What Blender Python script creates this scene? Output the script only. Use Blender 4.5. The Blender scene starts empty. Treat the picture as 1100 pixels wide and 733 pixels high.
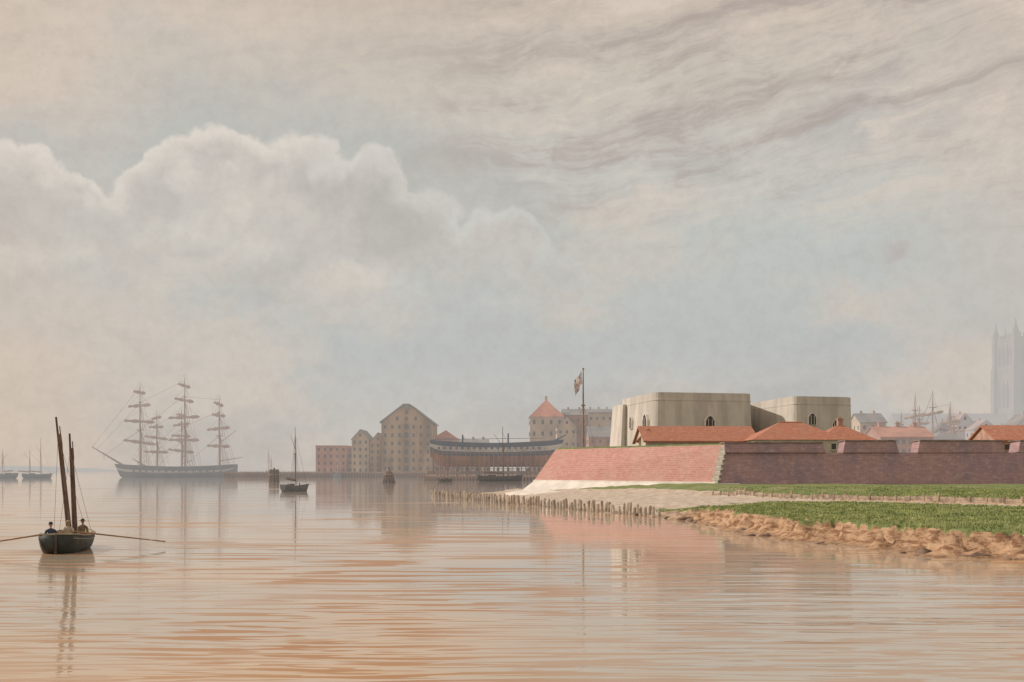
import bpy, bmesh, math, random
import numpy as np
from mathutils import Vector, Matrix, noise as mnoise
random.seed(7); np.random.seed(7)
scene=bpy.context.scene
def lin(c):
    o=[]
    for v in c:
        v=v/255.0
        o.append(v/12.92 if v<=0.04045 else ((v+0.055)/1.055)**2.4)
    return tuple(o)
def L4(c): return (*lin(c),1.0)
# ------------------------------------------------------------------ node helpers
class T:
    def __init__(s,tree): s.t=tree; s.n=tree.nodes; s.l=tree.links
    def put(s,sock,v):
        if isinstance(v,bpy.types.NodeSocket): s.l.new(v,sock)
        elif v is not None:
            try: sock.default_value=v
            except Exception:
                sock.default_value=(v,v,v) if not hasattr(v,'__len__') else tuple(v)[:len(sock.default_value)]
    def m(s,op,a,b=None,c=None,clamp=False):
        n=s.n.new('ShaderNodeMath'); n.operation=op; n.use_clamp=clamp
        s.put(n.inputs[0],a)
        if b is not None: s.put(n.inputs[1],b)
        if c is not None: s.put(n.inputs[2],c)
        return n.outputs[0]
    def v(s,op,a,b=None,scale=None):
        n=s.n.new('ShaderNodeVectorMath'); n.operation=op
        s.put(n.inputs[0],a)
        if b is not None: s.put(n.inputs[1],b)
        if scale is not None: s.put(n.inputs['Scale'],scale)
        return n.outputs['Value'] if op in('DISTANCE','LENGTH','DOT_PRODUCT') else n.outputs[0]
    def noise(s,vec,scale,detail=4,rough=.55,out=0,dim='3D'):
        n=s.n.new('ShaderNodeTexNoise'); n.noise_dimensions=dim; s.put(n.inputs['Vector'],vec)
        n.inputs['Scale'].default_value=scale; n.inputs['Detail'].default_value=detail; n.inputs['Roughness'].default_value=rough
        return n.outputs[out]
    def ss(s,x,a,b,o0=0.0,o1=1.0,smooth=True):
        n=s.n.new('ShaderNodeMapRange'); n.interpolation_type='SMOOTHSTEP' if smooth else 'LINEAR'
        s.put(n.inputs[0],x); n.inputs[1].default_value=a; n.inputs[2].default_value=b
        n.inputs[3].default_value=o0; n.inputs[4].default_value=o1
        return n.outputs[0]
    def mix(s,f,a,b,mode='MIX'):
        n=s.n.new('ShaderNodeMix'); n.data_type='RGBA'; n.blend_type=mode
        s.put(n.inputs[0],f); s.put(n.inputs[6],a); s.put(n.inputs[7],b)
        return n.outputs[2]
    def sep(s,v):
        n=s.n.new('ShaderNodeSeparateXYZ'); s.put(n.inputs[0],v); return n.outputs
    def comb(s,x,y,z):
        n=s.n.new('ShaderNodeCombineXYZ'); s.put(n.inputs[0],x); s.put(n.inputs[1],y); s.put(n.inputs[2],z); return n.outputs[0]
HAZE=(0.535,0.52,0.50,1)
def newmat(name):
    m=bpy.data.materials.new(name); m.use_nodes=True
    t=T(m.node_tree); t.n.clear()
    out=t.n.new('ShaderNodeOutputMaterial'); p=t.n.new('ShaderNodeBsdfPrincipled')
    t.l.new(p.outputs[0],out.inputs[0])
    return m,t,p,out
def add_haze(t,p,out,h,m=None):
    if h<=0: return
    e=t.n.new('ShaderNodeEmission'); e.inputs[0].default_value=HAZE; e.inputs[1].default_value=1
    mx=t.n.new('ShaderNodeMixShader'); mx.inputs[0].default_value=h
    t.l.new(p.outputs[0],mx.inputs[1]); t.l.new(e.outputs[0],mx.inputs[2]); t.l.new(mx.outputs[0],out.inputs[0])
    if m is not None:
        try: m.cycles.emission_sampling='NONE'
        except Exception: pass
def mat(name,c,var=.25,scale=.6,rough=.85,haze=0,streak=False,bump=0,c2=None):
    """c linear rgb"""
    m,t,p,out=newmat(name)
    pos=t.n.new('ShaderNodeNewGeometry').outputs['Position']
    if streak: vv=t.v('MULTIPLY',pos,(1,1,.25))
    else: vv=pos
    n1=t.noise(vv,scale,5,.65)
    f=t.ss(n1,.36,.64)
    a=tuple(min(1,x*(1-var)) for x in c)+(1,)
    b=tuple(min(1,x*(1+var)) for x in (c2 or c))+(1,)
    t.put(p.inputs['Base Color'],t.mix(f,a,b)); p.inputs['Roughness'].default_value=rough
    if bump:
        n2=t.noise(pos,scale*7,2,.6)
        bn=t.n.new('ShaderNodeBump'); bn.inputs['Strength'].default_value=.6; bn.inputs['Distance'].default_value=bump
        t.put(bn.inputs['Height'],n2); t.l.new(bn.outputs[0],p.inputs['Normal'])
    add_haze(t,p,out,haze,m)
    return m
def brickmat(name,c1,c2,mortar,dirx,diry,bw=.9,bh=.3,haze=0,stain=(.35,.25,.24),stainf=.5,efflo=.35):
    m,t,p,out=newmat(name)
    pos=t.n.new('ShaderNodeNewGeometry').outputs['Position']
    x,y,z=t.sep(pos)
    al=t.m('ADD',t.m('MULTIPLY',x,dirx),t.m('MULTIPLY',y,diry))
    vec=t.comb(al,z,0)
    b=t.n.new('ShaderNodeTexBrick'); t.put(b.inputs['Vector'],vec)
    b.inputs['Color1'].default_value=(*c1,1); b.inputs['Color2'].default_value=(*c2,1); b.inputs['Mortar'].default_value=(*mortar,1)
    b.inputs['Scale'].default_value=1; b.inputs['Brick Width'].default_value=bw; b.inputs['Row Height'].default_value=bh
    b.inputs['Mortar Size'].default_value=.03; b.inputs['Mortar Smooth'].default_value=.5
    n1=t.noise(t.v('MULTIPLY',pos,(1,1,.35)),.35,5,.65)
    n2=t.noise(t.v('MULTIPLY',pos,(1,1,1.6)),1.3,4,.7)
    n3=t.noise(t.v('MULTIPLY',pos,(.8,.8,4)),1.2,3,.6)
    col=t.mix(t.m('MULTIPLY',t.ss(n1,.42,.66),stainf),b.outputs[0],(*stain,1))
    col=t.mix(t.m('MULTIPLY',t.ss(n2,.48,.72),efflo),col,(*[min(1,k*1.3+.12) for k in c1],1))
    col=t.mix(t.m('MULTIPLY',t.ss(n3,.45,.62),.3),col,(*[k*.62 for k in c1],1))
    t.put(p.inputs['Base Color'],col); p.inputs['Roughness'].default_value=.9
    add_haze(t,p,out,haze,m)
    return m
# ------------------------------------------------------------------ mesh helpers
def empty(name,loc=(0,0,0),rot=0):
    e=bpy.data.objects.new(name,None); e.location=loc; e.rotation_euler=(0,0,rot); e.empty_display_size=1
    scene.collection.objects.link(e); return e
def mk(name,bm,mats,parent=None,loc=(0,0,0),rot=0,smooth=False,fix=True):
    if fix: bmesh.ops.recalc_face_normals(bm,faces=bm.faces)
    me=bpy.data.meshes.new(name); bm.to_mesh(me); bm.free()
    for m in (mats if isinstance(mats,(list,tuple)) else [mats]): me.materials.append(m)
    if smooth:
        for p in me.polygons: p.use_smooth=True
    o=bpy.data.objects.new(name,me); scene.collection.objects.link(o)
    o.location=loc; o.rotation_euler=(0,0,rot)
    if parent: o.parent=parent
    return o
def F(bm,pts,mi=0):
    f=bm.faces.new([bm.verts.new(p) for p in pts]); f.material_index=mi; return f
def box(bm,x0,x1,y0,y1,z0,z1,mi=0):
    v=[bm.verts.new(p) for p in [(x0,y0,z0),(x1,y0,z0),(x1,y1,z0),(x0,y1,z0),(x0,y0,z1),(x1,y0,z1),(x1,y1,z1),(x0,y1,z1)]]
    for q in [(0,3,2,1),(4,5,6,7),(0,1,5,4),(1,2,6,5),(2,3,7,6),(3,0,4,7)]:
        bm.faces.new([v[i] for i in q]).material_index=mi
def obox(bm,c,sx,sy,sz,ang,mi=0):
    ca,sa=math.cos(ang),math.sin(ang)
    def w(x,y,z): return (c[0]+x*ca-y*sa,c[1]+x*sa+y*ca,c[2]+z)
    a,b,d=sx/2,sy/2,sz/2
    v=[bm.verts.new(w(*p)) for p in [(-a,-b,-d),(a,-b,-d),(a,b,-d),(-a,b,-d),(-a,-b,d),(a,-b,d),(a,b,d),(-a,b,d)]]
    for q in [(0,3,2,1),(4,5,6,7),(0,1,5,4),(1,2,6,5),(2,3,7,6),(3,0,4,7)]:
        bm.faces.new([v[i] for i in q]).material_index=mi
def loft(bm,r0,r1,cap0=True,cap1=True,mi=0):
    a=[bm.verts.new(p) for p in r0]; b=[bm.verts.new(p) for p in r1]; n=len(a)
    for i in range(n):
        bm.faces.new([a[i],a[(i+1)%n],b[(i+1)%n],b[i]]).material_index=mi
    if cap0: bm.faces.new(a[::-1]).material_index=mi
    if cap1: bm.faces.new(b).material_index=mi
def prism(bm,pts,z0,z1,mi=0):
    loft(bm,[(x,y,z0) for x,y in pts],[(x,y,z1) for x,y in pts],mi=mi)
def rod(bm,p0,p1,r0,r1=None,n=6,mi=0):
    if r1 is None: r1=r0
    p0=Vector(p0); p1=Vector(p1); d=(p1-p0).normalized()
    u=d.orthogonal().normalized(); w=d.cross(u)
    A=[p0+(u*math.cos(k*2*math.pi/n)+w*math.sin(k*2*math.pi/n))*r0 for k in range(n)]
    Bq=[p1+(u*math.cos(k*2*math.pi/n)+w*math.sin(k*2*math.pi/n))*r1 for k in range(n)]
    loft(bm,A,Bq,mi=mi)
NB=bmesh.new
# ------------------------------------------------------------------ camera
cam=bpy.data.cameras.new('camera'); co=bpy.data.objects.new('camera',cam); scene.collection.objects.link(co)
co.location=(0,0,4); co.rotation_euler=(math.radians(90),0,0)
cam.lens=36; cam.sensor_width=36; cam.shift_y=0.126; cam.clip_end=20000; cam.clip_start=.1
scene.camera=co
try:
    scene.view_settings.view_transform='Standard'; scene.view_settings.look='None'
except Exception: pass
# ------------------------------------------------------------------ sun + sky
SUN_EL=math.radians(36)
sd=Vector((-.93,.20,0)).normalized()*math.cos(SUN_EL)+Vector((0,0,math.sin(SUN_EL)))
sl=bpy.data.lights.new('sun','SUN'); sl.energy=2.7; sl.angle=math.radians(.6); sl.color=(1,.9,.78)
so=bpy.data.objects.new('sun',sl); scene.collection.objects.link(so)
so.rotation_euler=sd.to_track_quat('Z','Y').to_euler(); so.location=(-50,20,60)
w=bpy.data.worlds.new('World'); scene.world=w; w.use_nodes=True
try:
    w.cycles.sampling_method='NONE'
except Exception as ex: print(ex)
t=T(w.node_tree); t.n.clear()
wo=t.n.new('ShaderNodeOutputWorld'); bg=t.n.new('ShaderNodeBackground'); t.l.new(bg.outputs[0],wo.inputs[0])
sky=t.n.new('ShaderNodeTexSky'); sky.sky_type='NISHITA'; sky.sun_disc=False; sky.sun_elevation=SUN_EL
sky.sun_rotation=math.atan2(sd.x,sd.y); sky.dust_density=3; 
D=t.n.new('ShaderNodeTexCoord').outputs['Generated']
dx,dy,dz=t.sep(D)
def dirv(u,v):
    return Vector(((u-550)/1100,1,(505-v)/1100)).normalized()
wn=t.v('SUBTRACT',t.noise(D,4.5,3,.6,out=1),(.5,.5,.5))
wn2=t.v('SUBTRACT',t.noise(D,20,4,.65,out=1),(.5,.5,.5))
Dw=t.v('ADD',D,t.v('ADD',t.v('SCALE',wn,scale=.07),t.v('SCALE',wn2,scale=.038)))
cr=t.n.new('ShaderNodeValToRGB'); t.put(cr.inputs[0],t.m('MULTIPLY',dz,2.0,clamp=True))
stops=[(0,(208,200,191)),(.1,(200,197,192)),(.24,(191,193,191)),(.42,(196,199,194)),(.58,(204,200,191)),(.72,(207,197,183)),(.86,(206,191,175)),(1,(199,183,168))]
el=cr.color_ramp.elements
el[0].position=0; el[0].color=L4(stops[0][1]); el[1].position=1; el[1].color=L4(stops[-1][1])
for p_,c_ in stops[1:-1]:
    e=el.new(p_); e.color=L4(c_)
base=cr.outputs[0]
nb=t.noise(t.v('MULTIPLY',Dw,(1,1,2.4)),2.8,5,.62,out=1)
nbs=t.n.new('ShaderNodeSeparateColor'); t.l.new(nb,nbs.inputs[0])
base=t.mix(t.m('MULTIPLY',t.ss(nbs.outputs[0],.44,.62),.55),base,L4((219,204,188)))
base=t.mix(t.m('MULTIPLY',t.ss(nbs.outputs[1],.47,.63),.55),base,L4((182,180,177)))
base=t.mix(t.m('MULTIPLY',t.ss(dx,-.28,-.50),.55),base,L4((219,195,172)))
base=t.mix(t.m('MULTIPLY',t.ss(dx,.30,.47),t.ss(dz,.0,.3,.15,.5)),base,L4((216,196,179)))
# high streaks (long, soft, slightly inclined)
sv=t.comb(t.m('MULTIPLY',dx,1.5),t.m('MULTIPLY',dy,1.6),t.m('ADD',t.m('MULTIPLY',dz,12),t.m('MULTIPLY',dx,-1.8)))
sn=t.noise(t.v('ADD',sv,t.v('SCALE',wn,scale=.9)),2.4,7,.72)
sm=t.m('MULTIPLY',t.ss(dz,.17,.30),t.ss(dx,-.16,.10,.3,1))
base=t.mix(t.m('MULTIPLY',t.m('MULTIPLY',t.ss(sn,.47,.66),sm),.85),base,L4((178,165,157)))
base=t.mix(t.m('MULTIPLY',t.m('MULTIPLY',t.ss(sn,.5,.34),sm),.65),base,L4((228,212,196)))
# cumulus heap
vor=t.n.new('ShaderNodeTexVoronoi'); vor.feature='F1'; vor.inputs['Scale'].default_value=21
t.put(vor.inputs['Vector'],Dw); b1=t.m('SUBTRACT',.45,vor.outputs['Distance'])
blobs=[(20,232,62),(72,238,56),(135,268,60),(190,228,66),(238,206,74),(295,218,74),(345,244,66),(392,240,66),(440,268,60),(535,278,56),(485,300,52),(600,312,48),(90,360,120),(290,350,140),(480,390,110)]
Fv=None
for (u_,v_,r_) in blobs:
    f=t.m('MULTIPLY_ADD',t.v('DISTANCE',Dw,dirv(u_,v_)),-1100/r_,1.0)
    Fv=f if Fv is None else t.m('SMOOTH_MAX',Fv,f,.06)
Fv=t.m('ADD',Fv,t.m('MULTIPLY',b1,.42))
nn=t.noise(Dw,8,4,.65)
dzn=t.m('ADD',dz,t.m('MULTIPLY',t.m('SUBTRACT',nn,.5),.16))
low=t.ss(dzn,.10,.31)
cum=t.m('MULTIPLY',t.ss(Fv,-.02,.10),low)
halo=t.m('MULTIPLY',t.m('MULTIPLY',t.ss(Fv,-1.0,-.02),t.ss(dz,.18,.3)),.6)
base=t.mix(halo,base,L4((185,188,184)))
rim=t.ss(Fv,.50,.04)
shade=t.mix(t.ss(nn,.35,.65),L4((187,180,173)),L4((211,203,193)))
hl=t.mix(t.ss(dx,.05,-.28),L4((213,212,206)),L4((233,223,210)))
lit=t.m('MAXIMUM',t.m('MULTIPLY',rim,.95),t.m('MULTIPLY',t.m('MULTIPLY',t.ss(b1,-.1,.35),t.ss(nn,.42,.62)),.65))
ccol=t.mix(lit,shade,hl)
base=t.mix(t.m('MULTIPLY',cum,.84),base,ccol)
pf=t.m('SUBTRACT',1.0,t.m('DIVIDE',t.v('LENGTH',t.v('MULTIPLY',t.v('SUBTRACT',Dw,dirv(962,268)),(1,1,1.6))),.022))
base=t.mix(t.m('MULTIPLY',t.ss(pf,-.1,.9),.45),base,L4((180,152,152)))
# fine mottling of the thin cloud
gn=t.noise(D,75,3,.75)
base=t.mix(t.ss(gn,.35,.7,0,.13),base,L4((160,148,138)))
nis=t.v('SCALE',sky.outputs[0],scale=.10)
fin=t.mix(.94,nis,base)
t.put(bg.inputs[0],fin); bg.inputs[1].default_value=.99
# ------------------------------------------------------------------ materials
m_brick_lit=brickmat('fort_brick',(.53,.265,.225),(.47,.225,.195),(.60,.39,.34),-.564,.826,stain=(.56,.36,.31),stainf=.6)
m_brick_shade=brickmat('fort_brick_shaded',(.47,.29,.29),(.38,.24,.27),(.50,.37,.37),1,0,stain=(.29,.22,.275),stainf=.75,efflo=.45)  # shaded copy of the fort brick: purple flank shade painted into its colours
m_stone=mat('pale_stone',(.76,.71,.65),.10,.5,.9,streak=True)
m_keep=mat('keep_stone',(.59,.55,.50),.15,.35,.9,streak=True,bump=.03)
m_quoin=mat('quoin_stone',(.74,.69,.62),.12,2)
m_tile=brickmat('red_tile',(.53,.225,.145),(.45,.18,.115),(.34,.14,.09),1,0,bw=.35,bh=.3,stain=(.42,.22,.15),stainf=.5)
m_dark=mat('dark_opening',(.06,.055,.06),.2,1,.6)
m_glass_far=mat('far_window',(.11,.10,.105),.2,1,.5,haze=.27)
m_wood=mat('weathered_timber',(.36,.28,.21),.35,1.5,.9)
m_woodD=mat('dark_timber',(.10,.075,.06),.35,2,.8)
m_pile=mat('pile_timber',(.46,.39,.32),.35,1.3,.9)
m_grasstop=mat('rampart_grass',(.17,.20,.08),.3,.8,.95)
# ------------------------------------------------------------------ water
m_water,t,p,out=newmat('river_water')
pos=t.n.new('ShaderNodeNewGeometry').outputs['Position']
x,y,z=t.sep(pos)
wv=t.v('SUBTRACT',t.noise(pos,.10,1,.5,out=1,dim='2D'),(.5,.5,.5))
pw=t.v('ADD',pos,t.v('MULTIPLY',wv,(3,.5,0)))
A=t.noise(t.v('MULTIPLY',pw,(.22,1.5,1)),1.0,1,.5,dim='2D')
Bn=t.noise(t.v('MULTIPLY',pos,(.07,.45,1)),1.0,1,.5,dim='2D')
C=t.noise(t.v('MULTIPLY',pos,(.9,4.6,1)),1.0,1,.5,dim='2D')
fade=t.ss(y,16,50,1,.12)
def dash(sx,sy,lo,hi,off):
    return t.ss(t.noise(t.v('MULTIPLY',t.v('ADD',pw,(off,off*.7,0)),(sx,sy,1)),1.0,.6,.5,dim='2D'),lo,hi)
d0=dash(.55,5.2,.55,.60,11); d1=dash(.33,2.9,.55,.60,0); d2=dash(.17,1.4,.55,.60,50); d3=dash(.085,.55,.56,.61,90); d4=dash(.05,.22,.58,.64,140)
dd=t.m('MULTIPLY',d0,t.ss(y,32,20,0,.85))
for q,am,(a_,b_,c_,e_) in ((d1,1,(14,18,48,30)),(d2,1,(26,36,78,48)),(d3,.8,(44,60,140,80)),(d4,.5,(80,120,420,160))):
    dd=t.m('MAXIMUM',dd,t.m('MULTIPLY',q,t.m('MULTIPLY',t.ss(y,a_,b_,0,am),t.ss(y,c_,e_))))
hgt=t.m('ADD',t.m('MULTIPLY',A,.060),t.m('ADD',t.m('MULTIPLY',Bn,.12),t.m('MULTIPLY',C,.015)))
hgt=t.m('MULTIPLY',hgt,fade)
bn=t.n.new('ShaderNodeBump'); bn.inputs['Strength'].default_value=1; bn.inputs['Distance'].default_value=.5
t.put(bn.inputs['Height'],hgt); t.l.new(bn.outputs[0],p.inputs['Normal'])
big=t.ss(t.noise(pos,.045,2,.5,dim='2D'),.35,.65)
c0=t.mix(big,(.47,.42,.35,1),(.60,.42,.26,1))
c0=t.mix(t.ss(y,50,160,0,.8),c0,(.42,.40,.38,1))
rw=t.ss(t.noise(pos,.07,1,.5,dim='2D'),.3,.6,.55,1)
ddm=t.m('MULTIPLY',dd,rw)
col=t.mix(t.m('MULTIPLY',ddm,.95),c0,(.42,.205,.075,1))
t.put(p.inputs['Base Color'],col); p.inputs['IOR'].default_value=1.33
t.put(p.inputs['Specular IOR Level'],t.ss(ddm,0,1,.5,.09)); t.put(p.inputs['Roughness'],t.ss(ddm,0,1,.035,.25))
bm=NB(); F(bm,[(-6000,-200,0),(6000,-200,0),(6000,9000,0),(-6000,9000,0)]); mk('river_water',bm,m_water)
# ------------------------------------------------------------------ terrain of the near bank
shore=[(-40,230),(-3,165),(-2.2,150),(-1.0,132),(.8,118),(6,104),(11.2,91),(14,83),(14.6,75),(14.4,67),(15.9,58),(18.6,52.4),(19.6,48.2),(23,45.6),(29,42),(40,36),(60,30),(130,22)]
gx=np.concatenate([np.arange(-6,44,.33),np.arange(44,140,2.0)]); gy=np.concatenate([np.arange(20,38,2.),np.arange(38,92,.33),np.arange(92,172,1.2)])
X,Y=np.meshgrid(gx,gy)
dist=np.full(X.shape,1e9); 
for (ax,ay),(bx,by) in zip(shore[:-1],shore[1:]):
    ex,ey=bx-ax,by-ay; L2=ex*ex+ey*ey
    tt=np.clip(((X-ax)*ex+(Y-ay)*ey)/L2,0,1)
    dist=np.minimum(dist,np.hypot(X-ax-tt*ex,Y-ay-tt*ey))
poly=shore+[(140,22),(140,240)]
ins=np.zeros(X.shape,bool); n=len(poly)
for i in range(n):
    (ax,ay),(bx,by)=poly[i],poly[(i+1)%n]
    if ay==by: continue
    c=((ay>Y)!=(by>Y))&(X<(bx-ax)*(Y-ay)/(by-ay)+ax); ins^=c
sdist=np.where(ins,dist,-dist)
def nz(s,seed=0,oct=4):
    out=np.zeros(X.shape)
    it=np.nditer([X,Y],flags=['multi_index'])
    for a,b in it:
        out[it.multi_index]=mnoise.fractal(Vector((float(a)*s+seed,float(b)*s,seed*1.3)),1,2,oct)
    return out
n1=nz(.35,3.0); n2=nz(1.3,9.0,3); n3=nz(.1,5.0,2)
sd2=sdist+n1*1.3+n2*.4
def sst(x,a,b):
    k=np.clip((x-a)/(b-a),0,1); return k*k*(3-2*k)
cliff=.10*sst(sd2,-.5,.2)+.18*sst(sd2,.1,.9)+.78*sst(sd2+n2*.8,.9,1.7)+.033*np.maximum(sd2-1,0)+n2*.06*sst(sd2,.0,.5)*(1-sst(sd2,2.4,3.2))
beach=.085*np.maximum(sd2,0)+.10*sst(sd2,-.5,.4)+n2*.03
wb=sst(Y+n1*4,80,93)
H=cliff*(1-wb)+beach*wb
H=np.minimum(H,1.95+n3*.12)
H=np.where(sd2<-.3,np.maximum(-.8,.4*(sd2+.3)-.02),H)
F0=np.array([21.,107.]); F1=np.array([34.4,69.]); F2=np.array([52,38.])
def sdl(a,b):
    e=b-a; e=e/np.hypot(*e); return (X-a[0])*e[1]-(Y-a[1])*e[0]
fd=np.where(Y>69,sdl(F0,F1),sdl(F1,F2))
ref=(40-F0[0])*(F1-F0)[1]-(110-F0[1])*(F1-F0)[0]
fd=fd*np.sign(ref)
H+=.28*sst(fd,-.1,.25)*sst(sd2,3,8)
H+=n1*.06*sst(sd2,3,6)
grass=sst(sd2+n2*.6,1.5,2.1)*(1-sst(Y+n1*5+X*.0,88,98))*(1-sst(fd+n1*1.2,-2.4,-1.7))
g2=sst(fd+n1*.8,.3,1.5)*sst(H+n2*.12,1.1,1.35)*(.97-.4*sst(n1+n3,.05,.5))
grass=np.clip(np.maximum(grass,g2),0,1)
gyy,gxx=np.gradient(H,gy,gx); slope=np.hypot(gyy,gxx)
earth=np.clip(sst(slope,.12,.4)+.9*sst(2.6-sd2,0,.6),0,1)*(1-wb*.8)
verts=np.stack([X.ravel(),Y.ravel(),H.ravel()],1); nxn=len(gx); nyn=len(gy)
idx=np.arange(nxn*nyn).reshape(nyn,nxn)
faces=np.stack([idx[:-1,:-1].ravel(),idx[:-1,1:].ravel(),idx[1:,1:].ravel(),idx[1:,:-1].ravel()],1)
keep=(H.ravel()[faces].max(1)>-.75); faces=faces[keep]
me=bpy.data.meshes.new('river_bank'); me.from_pydata(verts.tolist(),[],faces.tolist())
ca=me.color_attributes.new('Cov','FLOAT_COLOR','POINT')
buf=np.zeros((len(verts),4),np.float32); buf[:,0]=grass.ravel(); buf[:,1]=earth.ravel(); buf[:,2]=wb.ravel(); buf[:,3]=1
ca.data.foreach_set('color',buf.ravel())
me.polygons.foreach_set('use_smooth',[True]*len(me.polygons))
bank=bpy.data.objects.new('river_bank',me); scene.collection.objects.link(bank)
m,t,p,out=newmat('bank_ground')
pos=t.n.new('ShaderNodeNewGeometry').outputs['Position']
at=t.n.new('ShaderNodeAttribute'); at.attribute_name='Cov'; cs=t.n.new('ShaderNodeSeparateColor'); t.l.new(at.outputs['Color'],cs.inputs[0])
a=t.noise(pos,1.1,5,.7); b=t.noise(pos,.25,3,.6); c=t.noise(t.v('MULTIPLY',pos,(1,1,3)),1.3,5,.72)
sand=t.mix(t.ss(a,.35,.65),(.44,.36,.29,1),(.62,.54,.45,1))
earthc=t.mix(t.ss(c,.38,.58),(.25,.125,.065,1),(.58,.38,.235,1))
gr=t.mix(t.ss(a,.3,.7),(.12,.165,.05,1),(.22,.27,.09,1)); gr=t.mix(t.ss(b,.4,.65,0,.45),gr,(.30,.29,.13,1))
col=t.mix(cs.outputs[1],sand,earthc); 
gm=t.ss(t.m('ADD',cs.outputs[0],t.m('MULTIPLY',t.m('SUBTRACT',a,.5),.7)),.35,.65)
col=t.mix(gm,col,gr)
zz=t.sep(pos)[2]; col=t.mix(t.m('MULTIPLY',t.ss(zz,.2,.02),.5),col,(.22,.135,.08,1))
t.put(p.inputs['Base Color'],col); p.inputs['Roughness'].default_value=.95
bn=t.n.new('ShaderNodeBump'); bn.inputs['Distance'].default_value=.18; bn.inputs['Strength'].default_value=.8; t.put(bn.inputs['Height'],c); t.l.new(bn.outputs[0],p.inputs['Normal'])
me.materials.append(m)
ii=np.where((grass.ravel()>.5)&(Y.ravel()<112)&(X.ravel()<60))[0]
sel=np.random.choice(ii,32000); gv=[];gf=[]
vr=verts
for k in sel:
    px,py,pz=vr[k]; px+=np.random.uniform(-.3,.3); py+=np.random.uniform(-.3,.3)
    hh=np.random.uniform(.04,.14)
    for q in range(2):
        an=np.random.uniform(0,6.28); wx=math.cos(an)*.045; wy=math.sin(an)*.045
        o=len(gv); lx,ly=np.random.uniform(-.06,.06,2)
        gv+= [(px-wx,py-wy,pz-.03),(px+wx,py+wy,pz-.03),(px+lx,py+ly,pz+hh)]; gf.append((o,o+1,o+2))
me=bpy.data.meshes.new('grass'); me.from_pydata(gv,[],gf); me.materials.append(mat('grass_blades',(.22,.30,.09),.3,.7,.9,c2=(.36,.38,.15)))
o=bpy.data.objects.new('grass',me); scene.collection.objects.link(o)
def rock(bm,c,r):
    res=bmesh.ops.create_icosphere(bm,subdivisions=2,radius=r)
    sc=Vector((random.uniform(.9,1.8),random.uniform(.8,1.2),random.uniform(.4,.7)))
    for v in res['verts']:
        d=1+.5*mnoise.noise(v.co/r*1.3+Vector(c))
        v.co=Vector((v.co.x*sc.x*d,v.co.y*sc.y*d,v.co.z*sc.z*d))+Vector(c)
bm=NB()
for i in range(80):
    k=random.randint(6,14); a,b=shore[k],shore[k+1]; f=random.random()
    x_=a[0]+(b[0]-a[0])*f+random.gauss(0,.35); y_=a[1]+(b[1]-a[1])*f+random.gauss(-.1,.35)
    rock(bm,(x_,y_,random.uniform(-.03,.06)),random.uniform(.06,.26) if i%8 else .42)
mk('shore_rocks',bm,mat('rock',(.22,.145,.105),.5,1.2,.9),smooth=True)
def zat(x,y):
    i=np.abs(gy-y).argmin(); j=np.abs(gx-x).argmin(); return float(H[i,j])
bm=NB()
pts=[F0,F1,F2]
for a,b in zip(pts[:-1],pts[1:]):
    Ln=np.hypot(*(b-a)); nn_=int(Ln/1.5); ang=math.atan2((b-a)[1],(b-a)[0])
    for i in range(nn_):
        q=a+(b-a)*i/nn_; q2=a+(b-a)*(i+1)/nn_; z0=zat(*q); z1=zat(*q2)
        rod(bm,(q[0],q[1],z0-.4),(q[0],q[1],z0+.5+random.uniform(-.06,.08)),.13,.11,7)
        for zz_ in (.02,.24):
            mid=(q+q2)/2; obox(bm,(mid[0],mid[1],(z0+z1)/2+zz_+.02),Ln/nn_,.06,.2,ang)
mk('timber_revetment',bm,m_wood)
bm=NB()
pl=[(-11.9,153),(-6,138),(.3,119),(5.3,105),(10.6,91.5),(12.6,86)]
sp=.72
for a,b in zip(pl[:-1],pl[1:]):
    Ln=math.hypot(b[0]-a[0],b[1]-a[1]); k=int(Ln/sp)
    for i in range(k):
        f=i/k; x_=a[0]+(b[0]-a[0])*f+random.uniform(-.12,.12); y_=a[1]+(b[1]-a[1])*f+random.uniform(-.12,.12)
        hgt_=random.uniform(.7,1.2); lx=random.uniform(-.14,.14)
        r=random.uniform(.13,.2)
        rod(bm,(x_,y_,-.8),(x_+lx,y_,hgt_*.9),r,r*.9,8); rod(bm,(x_+lx,y_,hgt_*.9),(x_+lx,y_,hgt_),r*.9,r*.35,8)
for i in range(22):
    f=random.random(); x_=-9+f*9; y_=147-f*26; rod(bm,(x_+1.2,y_+2,-.5),(x_+1.2,y_+2,random.uniform(.5,1)),.14,.12,7)
mk('timber_piles',bm,m_pile)
# ------------------------------------------------------------------ fortress
fort=empty('brick_fortress')
def ring(pts,z): return [(x,y,z) for x,y in pts]
Atop=(6.9,162,7.24);Btop=(27.4,132,7.24);A1=(3.4,158.6,2.35);B1=(25.9,130.2,2.35);A0=(-.4,155.2,-.6);B0=(22.6,126.6,-.3)
C_=110.
bm=NB()
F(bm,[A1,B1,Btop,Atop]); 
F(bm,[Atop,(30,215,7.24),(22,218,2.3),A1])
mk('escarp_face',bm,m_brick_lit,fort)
bm=NB()
F(bm,[A0,B0,(25.95,130.15,2.349),A1]); F(bm,[A0,A1,(22,218,2.3),(18,221,-.5)])
F(bm,[B0,(29,129.2,1.2),(29,130.2,2.3),(25.95,130.15,2.349)])
loft(bm,[(A1[0]-.12,A1[1]-.1,2.25),(B1[0]-.12,B1[1]-.12,2.25),(B1[0]+.3,B1[1]+.3,2.25),(A1[0]+.3,A1[1]+.3,2.25)],[(A1[0]-.1,A1[1]-.1,2.5),(B1[0]-.1,B1[1]-.12,2.5),(B1[0]+.3,B1[1]+.3,2.5),(A1[0]+.3,A1[1]+.3,2.5)])
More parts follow.
